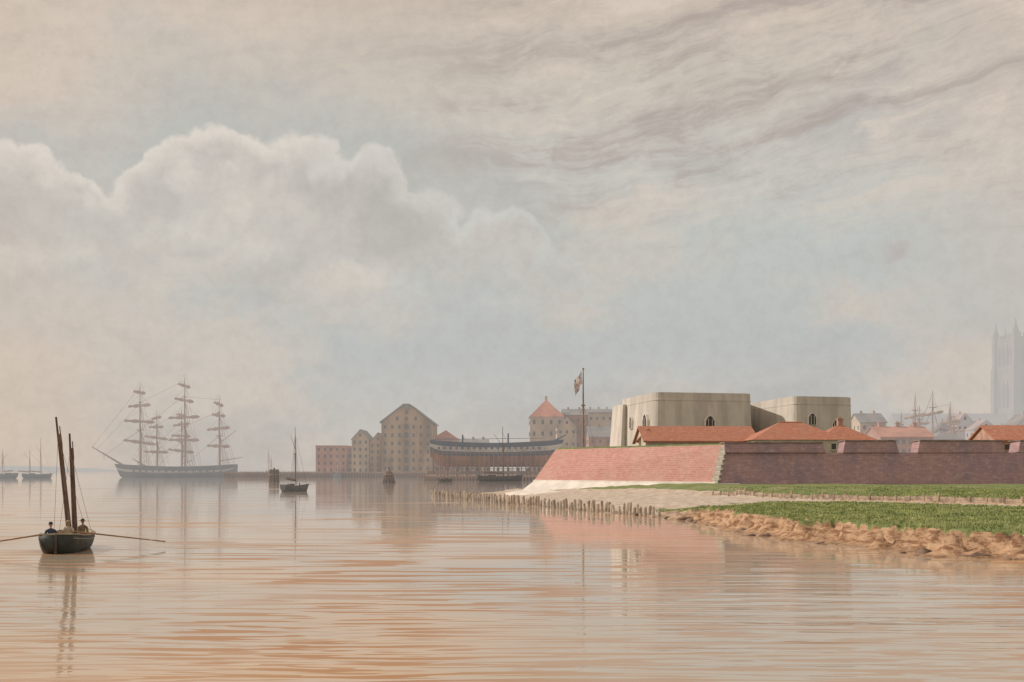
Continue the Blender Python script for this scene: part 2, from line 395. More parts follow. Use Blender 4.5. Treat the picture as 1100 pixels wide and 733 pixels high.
# paved walk at the foot of the apron
loft(bm,[(-1.2,152.5,-.3),(20.2,122.6,-.2),(24.2,126.2,-.2),(1.6,156.4,-.3)],[(-1.0,152.7,.62),(20.4,122.9,.95),(24.0,126.3,1.25),(1.4,156.2,.95)])
mk('stone_apron',bm,m_stone,fort)
bm=NB()
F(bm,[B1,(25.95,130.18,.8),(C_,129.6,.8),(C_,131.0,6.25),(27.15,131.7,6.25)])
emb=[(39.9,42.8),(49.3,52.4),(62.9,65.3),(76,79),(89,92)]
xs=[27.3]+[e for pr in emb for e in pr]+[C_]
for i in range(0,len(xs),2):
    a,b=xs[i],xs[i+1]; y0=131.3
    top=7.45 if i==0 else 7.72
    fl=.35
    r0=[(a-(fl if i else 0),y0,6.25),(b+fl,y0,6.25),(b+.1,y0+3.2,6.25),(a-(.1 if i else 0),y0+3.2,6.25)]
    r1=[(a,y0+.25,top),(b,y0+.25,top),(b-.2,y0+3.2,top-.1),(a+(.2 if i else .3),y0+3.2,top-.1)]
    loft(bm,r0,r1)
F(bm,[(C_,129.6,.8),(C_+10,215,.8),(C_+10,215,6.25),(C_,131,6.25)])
mk('flank_wall',bm,m_brick_shade,fort)
bm=NB()
for i in range(0,len(xs),2):
    a,b=xs[i],xs[i+1]; top=7.45 if i==0 else 7.72
    box(bm,a-.05,b+.05,131.42,134.6,top+.003,top+.14)
mk('parapet_coping',bm,mat('brick_coping',(.27,.20,.19),.3,1),fort)
bm=NB()
prism(bm,[(9.6,163),(28.5,135),(C_,134.3),(C_+8,214),(31,214)],5.2,6.2)
dn=Vector((.826,.564,0))
loft(bm,[Atop,Btop,tuple(Vector(Btop)+Vector((4,.4,-.0))),tuple(Vector(Atop)+dn*4.5)],[tuple(Vector(Atop)+dn*.5+Vector((0,0,.28))),tuple(Vector(Btop)+Vector((.6,.6,.22))),tuple(Vector(Btop)+Vector((3.6,.8,.2))),tuple(Vector(Atop)+dn*4+Vector((0,0,.25)))])
loft(bm,[(Atop[0]+3.7,Atop[1]+2.5,6),(30.5,132.5,6),(33,136,6),(13,168,6)],[(Atop[0]+3.5,Atop[1]+2.4,7.2),(30.2,132.5,7.2),(32,134,7.2),(12,167,7.2)])
mk('rampart_top',bm,m_grasstop,fort)
bm=NB(); e0=Vector(B1); e1=Vector(Btop)
nq=15
for i in range(nq):
    c=e0.lerp(e1,(i+.5)/nq); s_=.95 if i%2 else .62
    h=(e1-e0).z/nq-.02
    obox(bm,c+Vector((0,.18,0)),s_,s_*.9,h,math.radians(-28))
e0=Vector(B0);e1=Vector(B1)
for i in range(6):
    c=e0.lerp(e1,(i+.5)/6); obox(bm,c+Vector((.1,.2,0)),1.0 if i%2 else .7,.8,.42,math.radians(-28))
mk('corner_quoins',bm,m_quoin,fort)
# ------------------------------------------------------------------ keep
kp=empty('stone_blockhouse')
def bevelpoly(pts,r,k=3):
    out=[]; n=len(pts)
    for i in range(n):
        p0=Vector(pts[i-1]);p1=Vector(pts[i]);p2=Vector(pts[(i+1)%n])
        a=p1+(p0-p1).normalized()*r; b=p1+(p2-p1).normalized()*r
        for j in range(k+1):
            f=j/k; q=(1-f)**2*a+2*f*(1-f)*p1+f*f*b; out.append((q.x,q.y))
    return out
def scaled(pts,f):
    cx=sum(p[0] for p in pts)/len(pts); cy=sum(p[1] for p in pts)/len(pts)
    return [(cx+(x-cx)*f,cy+(y-cy)*f) for x,y in pts]
def tower(bm,bt,pts,z0,z1,pt=1.0):
    P=bevelpoly(pts,1.6,5)
    loft(bm,ring(scaled(P,1.04),z0),ring(P,z1-pt),cap1=False)
    loft(bm,ring(P,z1-pt),ring(P,z1),cap0=False,cap1=False)
    P2=scaled(P,.95); a=[bm.verts.new(q) for q in ring(P,z1)]; b=[bm.verts.new(q) for q in ring(P2,z1)]; c=[bm.verts.new(q) for q in ring(P2,z1-pt)]
    n=len(a)
    for i in range(n):
        j=(i+1)%n
        bm.faces.new([a[i],a[j],b[j],b[i]]); bm.faces.new([b[i],b[j],c[j],c[i]])
    bm.faces.new(c)
    bt_r=scaled(P,1.006)
    loft(bt,ring(bt_r,z1-1.35),ring(bt_r,z1-1.15))
bm=NB(); bt=NB()
tower(bm,bt,[(20.3,191),(24.1,172),(41.0,175.5),(43.5,196),(30,206)],5.8,17.1)
tower(bm,bt,[(43.9,190.5),(47.1,171),(57.4,173.5),(62.5,190),(54,204)],5.8,16.35)
loft(bm,ring([(18.2,193),(19.6,186),(24,190),(22,197)],5.8),ring([(19.0,193),(20.3,187),(24,190),(22,197)],16.0))
loft(bm,ring([(29,185),(33,184),(34,188),(30,189)],15.5),ring([(29.2,185.2),(32.8,184.2),(33.8,187.8),(30.2,188.8)],16.9))
mk('walls',bm,m_keep,kp); 
mk('string_course',bt,m_keep,kp)
def lancet(bm,bf,c,wd,ht,ang,off=.08):
    ca,sa=math.cos(ang),math.sin(ang)
    def P(x,z,o): return (c[0]+x*ca+o*sa,c[1]+x*sa-o*ca,c[2]+z)
    prof=[(-wd/2,0),(wd/2,0),(wd/2,ht*.65),(wd*.28,ht*.88),(0,ht),(-wd*.28,ht*.88),(-wd/2,ht*.65)]
    loft(bm,[P(x,z,-.2) for x,z in prof],[P(x,z,off) for x,z in prof])
    pr2=[(x*1.35,(z-.0)*1.12-.1) for x,z in prof]
    loft(bf,[P(x,z,-.3) for x,z in pr2],[P(x,z,off-.04) for x,z in pr2])
    for s in(-.22,.22): 
        rod(bf,P(s*wd,0,off+.03),P(s*wd,ht*.8,off+.03),.05,.05,5)
bm=NB();bf=NB()
def ang(a,b): return math.atan2(b[1]-a[1],b[0]-a[0])
fa=ang((24.1,172),(41,175.5)); fb=ang((47.1,171),(57.4,173.5)); fc=ang((20.3,191),(24.1,172))
lancet(bm,bf,(33.5,173.65,10.6),1.5,2.6,fa,.35); lancet(bm,bf,(50.2,171.5,11.6),1.3,1.9,fb,.3)
lancet(bm,bf,(23.15,175.9,10.4),2.0,3.2,fc,.45); lancet(bm,bf,(21.6,184.0,11.5),1.2,2,fc,.4)
lancet(bm,bf,(54.4,172.7,11.0),.9,1.3,fb,.3)
mk('windows',bm,m_dark,kp); mk('window_surrounds',bf,m_quoin,kp)
# ------------------------------------------------------------------ houses
def house(name,loc,w_,dp,h,rh,roof,mw,mr,mg,rot=0,st=2,bays=3,ww=.9,wh=1.3,chim=0,base=0,over=.35,parent=None,mchim=None,side=True):
    e=empty(name,loc,rot)
    bm=NB(); x0,x1=-w_/2,w_/2
    if roof=='gf':
        pr=[(x0,0),(x1,0),(x1,h),(0,h+rh),(x0,h)]
        loft(bm,[(x,0,z) for x,z in pr],[(x,dp,z) for x,z in pr])
    elif roof=='gs':
        pr=[(0,0),(dp,0),(dp,h),(dp/2,h+rh),(0,h)]
        loft(bm,[(x0,y,z) for y,z in pr],[(x1,y,z) for y,z in pr])
    else: box(bm,x0,x1,0,dp,0,h)
    if roof=='flat':
        box(bm,x0-.2,x1+.2,-.2,dp+.2,h+.002,h+.5)
    mk('walls',bm,mw,e)
    if roof!='flat':
        bm=NB(); o=over; tk=.25
        if roof=='gf':
            k=rh/(w_/2)
            for s in(-1,1):
                a=(s*(w_/2+o),h-k*o+.03); b=(0,h+rh+.03)
                loft(bm,[(a[0],-o,a[1]),(b[0],-o,b[1]),(b[0],-o,b[1]+tk),(a[0],-o,a[1]+tk)],[(a[0],dp+o,a[1]),(b[0],dp+o,b[1]),(b[0],dp+o,b[1]+tk),(a[0],dp+o,a[1]+tk)])
        elif roof=='gs':
            k=rh/(dp/2)
            for s in(-1,1):
                a=(dp/2+s*(dp/2+o),h-k*o+.03); b=(dp/2,h+rh+.03)
                loft(bm,[(x0-o,a[0],a[1]),(x0-o,b[0],b[1]),(x0-o,b[0],b[1]+tk),(x0-o,a[0],a[1]+tk)],[(x1+o,a[0],a[1]),(x1+o,b[0],b[1]),(x1+o,b[0],b[1]+tk),(x1+o,a[0],a[1]+tk)])
        elif roof=='hip':
            X0,X1,Y0,Y1=x0-o,x1+o,-o,dp+o; hw=(Y1-Y0)/2; ins_=min(hw,(X1-X0)/2-.1)
            v=[bm.verts.new(q) for q in [(X0,Y0,h+.02),(X1,Y0,h+.02),(X1,Y1,h+.02),(X0,Y1,h+.02),(X0+ins_,(Y0+Y1)/2,h+rh),(X1-ins_,(Y0+Y1)/2,h+rh)]]
            for q in [(0,1,5,4),(1,2,5),(2,3,4,5),(3,0,4),(3,2,1,0)]: bm.faces.new([v[i] for i in q])
            rod(bm,(X0+ins_,(Y0+Y1)/2,h+rh),(X1-ins_,(Y0+Y1)/2,h+rh),.12,.12,6)
        mk('roof',bm,mr,e)
    if st>0:
        bm=NB(); bs=NB()
        for r in range(st):
            zc=(r+.55)*h/st
            for b in range(bays):
                xc=x0+(b+.5)*w_/bays
                box(bm,xc-ww/2,xc+ww/2,-.06,.2,zc-wh/2,zc+wh/2)
                box(bs,xc-ww/2-.15,xc+ww/2+.15,-.14,.2,zc-wh/2-.22,zc-wh/2-.004)
                box(bs,xc-ww/2-.15,xc+ww/2+.15,-.1,.2,zc+wh/2+.004,zc+wh/2+.24)
            if side:
                nb_=max(2,int(dp/(w_/bays)))
                for b in range(nb_):
                    yc=(b+.5)*dp/nb_
                    for s in(-1,1):
                        xx=s*w_/2; box(bm,min(xx,xx+s*.06),max(xx,xx+s*.06),yc-ww/2,yc+ww/2,zc-wh/2,zc+wh/2)
        if roof=='gf' and rh>3:
            box(bm,-ww/2,ww/2,-.06,.2,h+rh*.25,h+rh*.25+wh)
        mk('windows',bm,mg,e); mk('sills',bs,mw,e)
    if chim:
        bm=NB()
        for i in range(chim):
            xc=x0+(i+.5)*w_/chim; yc=dp*.5; zt=h+rh
            s_=max(.35,w_*.035)
            box(bm,xc-s_,xc+s_,yc-s_,yc+s_,h*.9,zt+s_*2.2); box(bm,xc-s_*1.2,xc+s_*1.2,yc-s_*1.2,yc+s_*1.2,zt+s_*2.2+.003,zt+s_*2.7)
            for q in(-.4,.4): rod(bm,(xc+q*s_,yc,zt+s_*2.7),(xc+q*s_,yc,zt+s_*3.5),s_*.25,s_*.2,6)
        mk('chimneys',bm,mchim or mw,e)
    return e
m_render=mat('whitewashed_wall',(.62,.54,.46),.12,.8)
m_bw=mat('barrack_wall',(.50,.30,.24),.2,.8)
e=house('barracks',(27.8,150,6.2),16.6,9,1.95,2.2,'gs',m_render,m_tile,m_dark,rot=math.radians(3),st=1,bays=7,ww=.6,wh=.8,side=False)
e2=house('barracks',(40.6,144.5,6.2),12.8,9.5,2.05,2.7,'hip',m_render,m_tile,m_dark,st=1,bays=4,ww=.6,wh=.8,side=False)
e3=house('guardhouse',(49.3,150,6.2),8.6,8,2.0,2.6,'hip',m_render,m_tile,m_dark,st=1,bays=3,ww=.6,wh=.8,chim=1,side=False,mchim=m_bw)
e4=house('barracks',(80.0,150,6.2),18,9,2.1,2.2,'gs',m_bw,m_tile,m_dark,st=1,bays=6,ww=.6,wh=.8,side=False)
e5=house('storehouse',(20.4,152.8,6.2),3.2,6,2.2,1.5,'gf',m_render,m_tile,m_dark,rot=math.radians(-30),st=1,bays=1,ww=.6,wh=.8,side=False)
# flagpole
fp=empty('flagpole',(11.2,161,7.2))
bm=NB(); rod(bm,(0,0,-1),(0,0,7.5),.19,.15,10); rod(bm,(0,0,7.4),(0,0,12.6),.13,.08,10); box(bm,-.35,.35,-.35,.35,6.9,7.05)
bmesh.ops.create_uvsphere(bm,u_segments=8,v_segments=6,radius=.18,matrix=Matrix.Translation((0,0,12.7)))
for s in(-1,1): rod(bm,(0,0,7.2),(s*2.2,.8,-.3),.025,.025,4)
mk('pole',bm,mat('painted_pole',(.30,.25,.22),.15,2),fp)
def jack(u,v):
    X_=(u-.5)*60; Y_=(v-.5)*30
    if abs(X_)<3 or abs(Y_)<3: return 2
    if abs(X_)<6 or abs(Y_)<6: return 1
    d=min(abs(Y_-X_*.5),abs(Y_+X_*.5))*math.cos(math.atan(.5))
    if d<1.0: return 2
    if d<3.8: return 1
    return 0
bm=NB(); nu,nv=44,24; g=[]
for j in range(nv+1):
    row=[]
    for i in range(nu+1):
        u=i/nu; v=j/nv
        xx=-.12-1.5*(u**.8)*(.7+.3*v)-.10*math.sin(u*9+v*2)
        zz_=12.3-2.0*(1-v)-2.1*u**1.2+.08*math.sin(u*11)
        yy=.42*math.sin(u*10+v*1.5)*u
        row.append(bm.verts.new((xx,yy,zz_)))
    g.append(row)
for j in range(nv):
    for i in range(nu):
        f=bm.faces.new([g[j][i],g[j][i+1],g[j+1][i+1],g[j+1][i]]); f.material_index=jack((i+.5)/nu,(j+.5)/nv)
mk('union_flag',bm,[mat('flag_blue',(.32,.32,.38),.1,2,haze=.1),mat('flag_white',(.80,.76,.72),.1,2,haze=.1),mat('flag_red',(.58,.36,.34),.1,2,haze=.1)],fp,smooth=True)
# ------------------------------------------------------------------ town ground
bm=NB()
prism(bm,[(-112,548),(-38,548),(-34,398),(22,396),(19,260),(24,190),(30,168),(135,168),(900,168),(2200,1600),(300,1600),(-60,760),(-112,640)],-1,1.9)
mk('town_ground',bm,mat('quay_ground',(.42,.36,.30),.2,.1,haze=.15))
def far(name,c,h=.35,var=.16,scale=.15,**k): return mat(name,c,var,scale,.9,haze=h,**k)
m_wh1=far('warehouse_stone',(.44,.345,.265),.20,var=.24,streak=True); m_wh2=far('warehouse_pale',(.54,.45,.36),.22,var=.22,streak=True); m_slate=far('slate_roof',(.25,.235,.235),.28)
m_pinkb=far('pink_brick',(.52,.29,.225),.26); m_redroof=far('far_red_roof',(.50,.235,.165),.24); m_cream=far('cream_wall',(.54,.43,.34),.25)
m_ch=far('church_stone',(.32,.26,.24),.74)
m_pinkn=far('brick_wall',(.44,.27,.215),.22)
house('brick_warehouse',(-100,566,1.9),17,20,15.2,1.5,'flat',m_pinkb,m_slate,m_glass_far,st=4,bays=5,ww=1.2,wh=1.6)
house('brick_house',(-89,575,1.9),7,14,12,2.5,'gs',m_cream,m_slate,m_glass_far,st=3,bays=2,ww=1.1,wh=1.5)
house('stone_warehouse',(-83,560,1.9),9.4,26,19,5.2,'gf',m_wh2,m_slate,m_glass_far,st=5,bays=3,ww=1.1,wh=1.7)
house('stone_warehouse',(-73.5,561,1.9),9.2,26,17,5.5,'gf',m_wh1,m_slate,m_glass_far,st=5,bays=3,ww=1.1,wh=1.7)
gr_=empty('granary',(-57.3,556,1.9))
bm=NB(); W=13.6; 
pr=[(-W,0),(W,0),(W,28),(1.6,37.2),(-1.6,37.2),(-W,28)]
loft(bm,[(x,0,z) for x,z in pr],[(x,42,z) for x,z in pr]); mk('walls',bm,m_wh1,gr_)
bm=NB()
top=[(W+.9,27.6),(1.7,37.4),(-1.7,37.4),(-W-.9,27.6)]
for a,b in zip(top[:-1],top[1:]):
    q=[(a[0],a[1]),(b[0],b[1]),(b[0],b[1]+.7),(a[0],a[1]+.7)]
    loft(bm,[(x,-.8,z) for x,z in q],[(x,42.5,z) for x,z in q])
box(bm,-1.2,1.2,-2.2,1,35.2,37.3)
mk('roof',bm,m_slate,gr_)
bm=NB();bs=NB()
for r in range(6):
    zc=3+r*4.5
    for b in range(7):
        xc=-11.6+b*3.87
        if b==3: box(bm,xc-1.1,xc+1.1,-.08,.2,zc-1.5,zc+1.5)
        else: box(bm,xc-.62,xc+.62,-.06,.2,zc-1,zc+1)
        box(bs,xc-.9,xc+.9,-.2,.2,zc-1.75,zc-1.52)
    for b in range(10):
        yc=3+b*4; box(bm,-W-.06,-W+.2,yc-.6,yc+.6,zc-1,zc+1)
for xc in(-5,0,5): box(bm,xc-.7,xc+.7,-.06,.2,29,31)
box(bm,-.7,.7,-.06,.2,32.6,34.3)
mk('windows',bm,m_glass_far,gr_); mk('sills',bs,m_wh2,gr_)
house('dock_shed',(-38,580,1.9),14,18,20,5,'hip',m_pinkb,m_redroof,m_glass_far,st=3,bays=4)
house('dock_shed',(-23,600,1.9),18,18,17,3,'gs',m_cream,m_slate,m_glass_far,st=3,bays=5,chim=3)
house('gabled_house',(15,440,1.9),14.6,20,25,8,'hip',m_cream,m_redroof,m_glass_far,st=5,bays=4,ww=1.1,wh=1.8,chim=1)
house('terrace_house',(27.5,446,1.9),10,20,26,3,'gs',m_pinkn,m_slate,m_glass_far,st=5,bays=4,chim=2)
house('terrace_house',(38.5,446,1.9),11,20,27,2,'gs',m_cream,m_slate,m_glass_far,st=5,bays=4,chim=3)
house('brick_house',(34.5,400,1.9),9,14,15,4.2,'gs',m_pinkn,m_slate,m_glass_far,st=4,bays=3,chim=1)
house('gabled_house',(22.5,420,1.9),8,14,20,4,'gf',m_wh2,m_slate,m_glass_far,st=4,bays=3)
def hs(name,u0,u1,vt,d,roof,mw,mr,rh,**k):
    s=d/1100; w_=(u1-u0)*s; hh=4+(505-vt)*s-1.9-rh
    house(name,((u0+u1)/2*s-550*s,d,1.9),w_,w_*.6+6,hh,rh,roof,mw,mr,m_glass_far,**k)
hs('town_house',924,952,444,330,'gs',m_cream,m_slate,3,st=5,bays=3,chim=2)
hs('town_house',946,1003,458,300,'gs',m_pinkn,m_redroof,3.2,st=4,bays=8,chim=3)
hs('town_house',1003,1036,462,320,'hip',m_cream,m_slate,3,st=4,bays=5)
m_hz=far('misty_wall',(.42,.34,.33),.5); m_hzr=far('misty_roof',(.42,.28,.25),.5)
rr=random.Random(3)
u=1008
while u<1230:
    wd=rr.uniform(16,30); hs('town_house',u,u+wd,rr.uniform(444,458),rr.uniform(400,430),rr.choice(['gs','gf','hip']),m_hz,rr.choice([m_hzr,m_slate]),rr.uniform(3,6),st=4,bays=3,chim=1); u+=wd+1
# ------------------------------------------------------------------ church
ch=empty('church',(230.5,450,1.9))
bm=NB(); bw_=NB()
W=9.2
box(bm,-W,W,0,2*W,0,61)
for sx in(-1,1):
    for sy in(0,2*W):
        cx=sx*W
        for (z0,z1,r) in [(0,28,1.9),(28.003,48,1.6),(48.003,63,1.25)]:
            box(bm,cx-r,cx+r,sy-r,sy+r,z0,z1)
        rod(bm,(cx,sy,63),(cx,sy,69.5),1.1,.08,8)
        for q in range(4): 
            rod(bm,(cx+1.1*math.cos(q*1.57+.78),sy+1.1*math.sin(q*1.57+.78),63),(cx+1.1*math.cos(q*1.57+.78),sy+1.1*math.sin(q*1.57+.78),65.4),.3,.03,5)
for k in range(7):
    for yy in(-.1,2*W-.4):
        xx=-W+1.6+k*2.65; box(bm,xx-.75,xx+.75,yy,yy+.5,61.003,62.8); 
    for xs_ in (-W-.1,W-.4):
        yy=1.6+k*2.65; box(bm,xs_,xs_+.5,yy-.75,yy+.75,61.003,62.8)
rod(bm,(0,0,61),(0,0,67),.5,.05,6)
rod(bm,(-W,W,61),(-W,W,66.5),.5,.05,6)
for z in (27,46,60): box(bm,-W-.2,W+.2,-.2,2*W+.2,z,z+.5)
pr=[(0,0),(22,0),(22,19),(11,27.5),(0,19)]
loft(bm,[(-60,y-1,z) for y,z in pr],[(-W-.01,y-1,z) for y,z in pr])
box(bm,-58,-W-.02,-8,-1.01,0,13)
for k in range(8):
    xx=-56+k*6; box(bm,xx-.5,xx+.5,-9,-8.01,0,14.5); rod(bm,(xx,-8.5,14.5),(xx,-8.5,18),.5,.05,5); rod(bm,(xx,-1,19),(xx,-1,22.5),.5,.05,5)
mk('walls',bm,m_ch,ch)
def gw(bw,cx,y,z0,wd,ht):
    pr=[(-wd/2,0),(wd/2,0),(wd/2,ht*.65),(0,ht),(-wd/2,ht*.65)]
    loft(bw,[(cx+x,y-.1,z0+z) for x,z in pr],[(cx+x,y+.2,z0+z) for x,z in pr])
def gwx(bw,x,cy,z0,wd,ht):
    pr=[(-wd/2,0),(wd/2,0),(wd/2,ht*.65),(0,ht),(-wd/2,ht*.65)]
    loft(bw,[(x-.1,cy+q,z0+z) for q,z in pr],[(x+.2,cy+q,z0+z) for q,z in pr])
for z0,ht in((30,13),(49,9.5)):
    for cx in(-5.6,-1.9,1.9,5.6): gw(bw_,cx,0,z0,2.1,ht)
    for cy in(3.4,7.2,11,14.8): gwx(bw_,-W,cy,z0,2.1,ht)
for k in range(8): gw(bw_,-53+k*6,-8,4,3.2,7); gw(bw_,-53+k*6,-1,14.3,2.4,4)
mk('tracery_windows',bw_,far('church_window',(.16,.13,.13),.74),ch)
# ------------------------------------------------------------------ ships
def hull(bm,L,B,k,D,sheer,stern=.7,nst=28,m=8,rake=1.5,levels=None,deck=True,dk=.6,pw=2.3,full=.7):
    G=[]
    for i in range(nst+1):
        tt=i/nst; x=-L/2+L*tt
        b=B/2
        if tt<.4: b*=stern+(1-stern)*math.sin(tt/.4*math.pi/2)
        if tt>.5: b*=max(.015,1-((tt-.5)/.5)**pw)
        s=D+sheer*(2*tt-1)**2*(1.2 if tt>.5 else 1)
        kk=k+(max(0,(tt-.9)/.1)**2*(s-k)*.25)+(max(0,(.12-tt)/.12)**2*(s-k)*.35)
        row=[]
        for j in range(-m,m+1):
            a=abs(j)/m*math.pi/2
            yy=b*math.sin(a)**full*(1 if j>0 else -1) if j else 0
            fz=(1-math.cos(a)); zz=kk+(s-kk)*fz
            row.append(bm.verts.new((x+rake*fz*tt**6,yy,zz)))
        G.append(row)
    for i in range(nst):
        for j in range(2*m):
            f=bm.faces.new([G[i][j],G[i+1][j],G[i+1][j+1],G[i][j+1]])
            lv=min(abs(j-m),abs(j+1-m)); f.material_index=(levels[lv] if levels else 0)
    bm.faces.new(G[0]).material_index=0
    if deck:
        for i in range(nst):
            q=[]
            for (r,s_) in((i,0),(i+1,0),(i+1,-1),(i,-1)):
                c=G[r][s_].co; q.append((c.x,c.y*.97,c.z-dk))
            F(bm,q,0)
def rig(bm,x,h,r,yards,base,B,brace=1.1,furl=None,sh=.09,top=True):
    h1=base+(h-base)*.45; h2=base+(h-base)*.78
    rod(bm,(x,0,base-1),(x,0,h1+1.5),r,r*.8,8); rod(bm,(x+.3,0,h1-1.5),(x+.3,0,h2+1),r*.7,r*.5,7); rod(bm,(x+.3,0,h2-1),(x+.3,0,h),r*.45,r*.2,6)
    if top:
        box(bm,x-1.3,x+1.6,-2,2,h1-.2,h1+.15); box(bm,x-.6,x+1.1,-1.1,1.1,h2-.15,h2+.1)
    for yi,(f,l) in enumerate(yards):
        z=base+(h-base)*f; br=brace+.12*math.sin(yi*2.3+x); cx,cy=math.cos(br),math.sin(br); tl=.9*math.sin(yi*1.7+x*.7)
        a=Vector((x+.6-cx*l/2,-cy*l/2,z-tl)); b=Vector((x+.6+cx*l/2,cy*l/2,z+tl)); mid=(a+b)/2
        rod(bm,mid,a,r*.6,r*.3,6); rod(bm,mid,b,r*.6,r*.3,6)
        for q,e in((a,1),(b,1)):
            rod(bm,q,(x+.3,0,z+(h-base)*.14),sh*.6,sh*.6,3)
        if furl is not None:
            for k in range(6):
                p0=a.lerp(b,.06+.88*k/6); p1=a.lerp(b,.06+.88*(k+1)/6); up=Vector((0,0,r*.3)); 
                rod(furl,p0+up,p1+up,r*(1.3+.5*math.sin(k*2.1)),r*(1.3+.5*math.sin((k+1)*2.1)),6)
    for s in(-1,1):
        for k in range(5):
            rod(bm,(x-.5-k*1.0,s*B*.48,base),(x,s*.4,h1),sh*.9,sh*.7,3)
        for k in range(1,6):
            f=k/6.5; rod(bm,(x-.5*(1-f),s*(B*.48*(1-f)+.4*f),base+(h1-base)*f),(x-4.5*(1-f),s*(B*.48*(1-f)+.4*f),base+(h1-base)*f),sh*.5,sh*.5,3)
        for k in range(2): rod(bm,(x-1-k,s*2,h1),(x+.3,s*.2,h2),sh*.7,sh*.6,3)
        rod(bm,(x-6,s*B*.48,base),(x+.3,0,h2),sh*.7,sh*.6,3); rod(bm,(x-7,s*B*.48,base),(x+.3,0,h*.97),sh*.7,sh*.6,3)
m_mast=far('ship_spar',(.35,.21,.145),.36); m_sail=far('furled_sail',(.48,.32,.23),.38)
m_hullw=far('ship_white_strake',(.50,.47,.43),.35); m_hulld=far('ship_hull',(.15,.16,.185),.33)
def big_ship(name,loc,rot,L,B,D,masts,bowsp,yscale=1.0,sheer=1.2,r=.6):
    e=empty(name,loc,rot)
    bm=NB(); hull(bm,L,B,-1.5,D,sheer,m=10,levels=[0,0,0,0,0,0,0,1,0,0],rake=3); mk('hull',bm,[m_hulld,m_hullw],e)
    bm=NB()
    for k in range(14):
        x=-L*.40+k*L*.76/13
        for s in(-1,1): 
            yb=B/2*(1 if x<0 else max(.1,1-((x/L)/.5)**2.3)); box(bm,x-.45,x+.45,s*yb*.985-.35,s*yb*.985+.35,D*.50,D*.50+1.0)
    mk('gun_ports',bm,m_hulld,e)
    bm=NB(); bf=NB()
    for (x,h,ys) in masts: rig(bm,x,h,r,[(f,l*yscale) for f,l in ys],D-.5,B,furl=bf)
    b0=Vector((L/2-1,0,D+1)); b1=b0+Vector((bowsp[0],0,bowsp[1])); rod(bm,b0,b1,.6,.2,7)
    rod(bm,b0.lerp(b1,.6),b0.lerp(b1,.6)-Vector((0,0,3)),.15,.1,5)
    fx,fh,_=masts[0]
    for f,g_ in((.45,.55),(.78,.85),(.98,1.0)):
        rod(bm,(fx,0,D+(fh-D)*f),b0.lerp(b1,g_),.09,.08,3)
    for (a,b) in zip(masts[:-1],masts[1:]):
        rod(bm,(b[0],0,D+(b[1]-D)*.45),(a[0],0,D+1),.08,.07,3); rod(bm,(b[0],0,D+(b[1]-D)*.8),(a[0],0,D+(a[1]-D)*.45),.08,.07,3); rod(bm,(b[0],0,b[1]*.97),(a[0],0,D+(a[1]-D)*.78),.08,.07,3)
    lx,lh,_=masts[-1]
    rod(bm,(lx,0,D+3),(lx-13*L/64,0,D+5),.28,.15,6); rod(bm,(lx,0,D+13*L/64),(lx-9*L/64,0,D+20*L/64),.22,.12,6)
    mk('masts_and_rigging',bm,m_mast,e); mk('furled_sails',bf,m_sail,e)
    return e
ys=[(.30,25),(.55,21),(.74,15),(.90,9)]
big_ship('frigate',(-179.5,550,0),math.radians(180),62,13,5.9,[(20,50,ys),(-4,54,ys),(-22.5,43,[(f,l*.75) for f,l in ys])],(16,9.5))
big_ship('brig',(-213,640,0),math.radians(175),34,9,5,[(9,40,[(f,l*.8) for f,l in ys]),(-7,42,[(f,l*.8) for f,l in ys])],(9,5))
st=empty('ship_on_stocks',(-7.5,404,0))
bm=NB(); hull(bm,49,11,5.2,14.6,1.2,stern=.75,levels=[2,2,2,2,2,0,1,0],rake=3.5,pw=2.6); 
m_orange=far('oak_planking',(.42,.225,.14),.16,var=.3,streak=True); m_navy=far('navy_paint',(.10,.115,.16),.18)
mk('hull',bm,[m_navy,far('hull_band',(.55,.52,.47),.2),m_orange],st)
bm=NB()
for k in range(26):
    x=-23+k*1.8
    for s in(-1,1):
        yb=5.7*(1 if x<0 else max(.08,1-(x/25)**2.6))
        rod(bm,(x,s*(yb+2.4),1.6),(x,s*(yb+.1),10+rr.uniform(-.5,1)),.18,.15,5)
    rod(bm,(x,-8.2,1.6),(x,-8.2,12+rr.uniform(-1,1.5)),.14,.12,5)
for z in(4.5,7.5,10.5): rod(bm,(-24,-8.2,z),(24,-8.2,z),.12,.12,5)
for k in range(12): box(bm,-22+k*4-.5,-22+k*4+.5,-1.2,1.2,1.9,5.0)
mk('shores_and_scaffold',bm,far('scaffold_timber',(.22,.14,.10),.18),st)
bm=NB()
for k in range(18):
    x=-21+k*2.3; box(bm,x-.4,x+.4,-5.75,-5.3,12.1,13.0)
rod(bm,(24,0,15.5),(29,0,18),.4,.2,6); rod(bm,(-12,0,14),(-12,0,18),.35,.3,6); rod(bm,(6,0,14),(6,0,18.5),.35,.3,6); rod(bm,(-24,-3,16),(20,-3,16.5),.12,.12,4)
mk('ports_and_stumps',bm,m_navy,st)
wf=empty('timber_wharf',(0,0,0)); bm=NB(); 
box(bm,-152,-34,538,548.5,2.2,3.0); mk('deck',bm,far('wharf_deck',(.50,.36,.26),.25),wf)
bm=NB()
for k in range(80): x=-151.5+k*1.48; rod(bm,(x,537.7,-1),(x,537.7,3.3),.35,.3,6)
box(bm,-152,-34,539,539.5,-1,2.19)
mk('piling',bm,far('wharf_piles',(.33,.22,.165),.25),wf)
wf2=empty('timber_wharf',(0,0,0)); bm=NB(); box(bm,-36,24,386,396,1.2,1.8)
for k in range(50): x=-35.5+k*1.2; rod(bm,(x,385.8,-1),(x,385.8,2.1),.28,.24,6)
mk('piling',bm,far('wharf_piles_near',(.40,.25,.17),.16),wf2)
bm=NB()
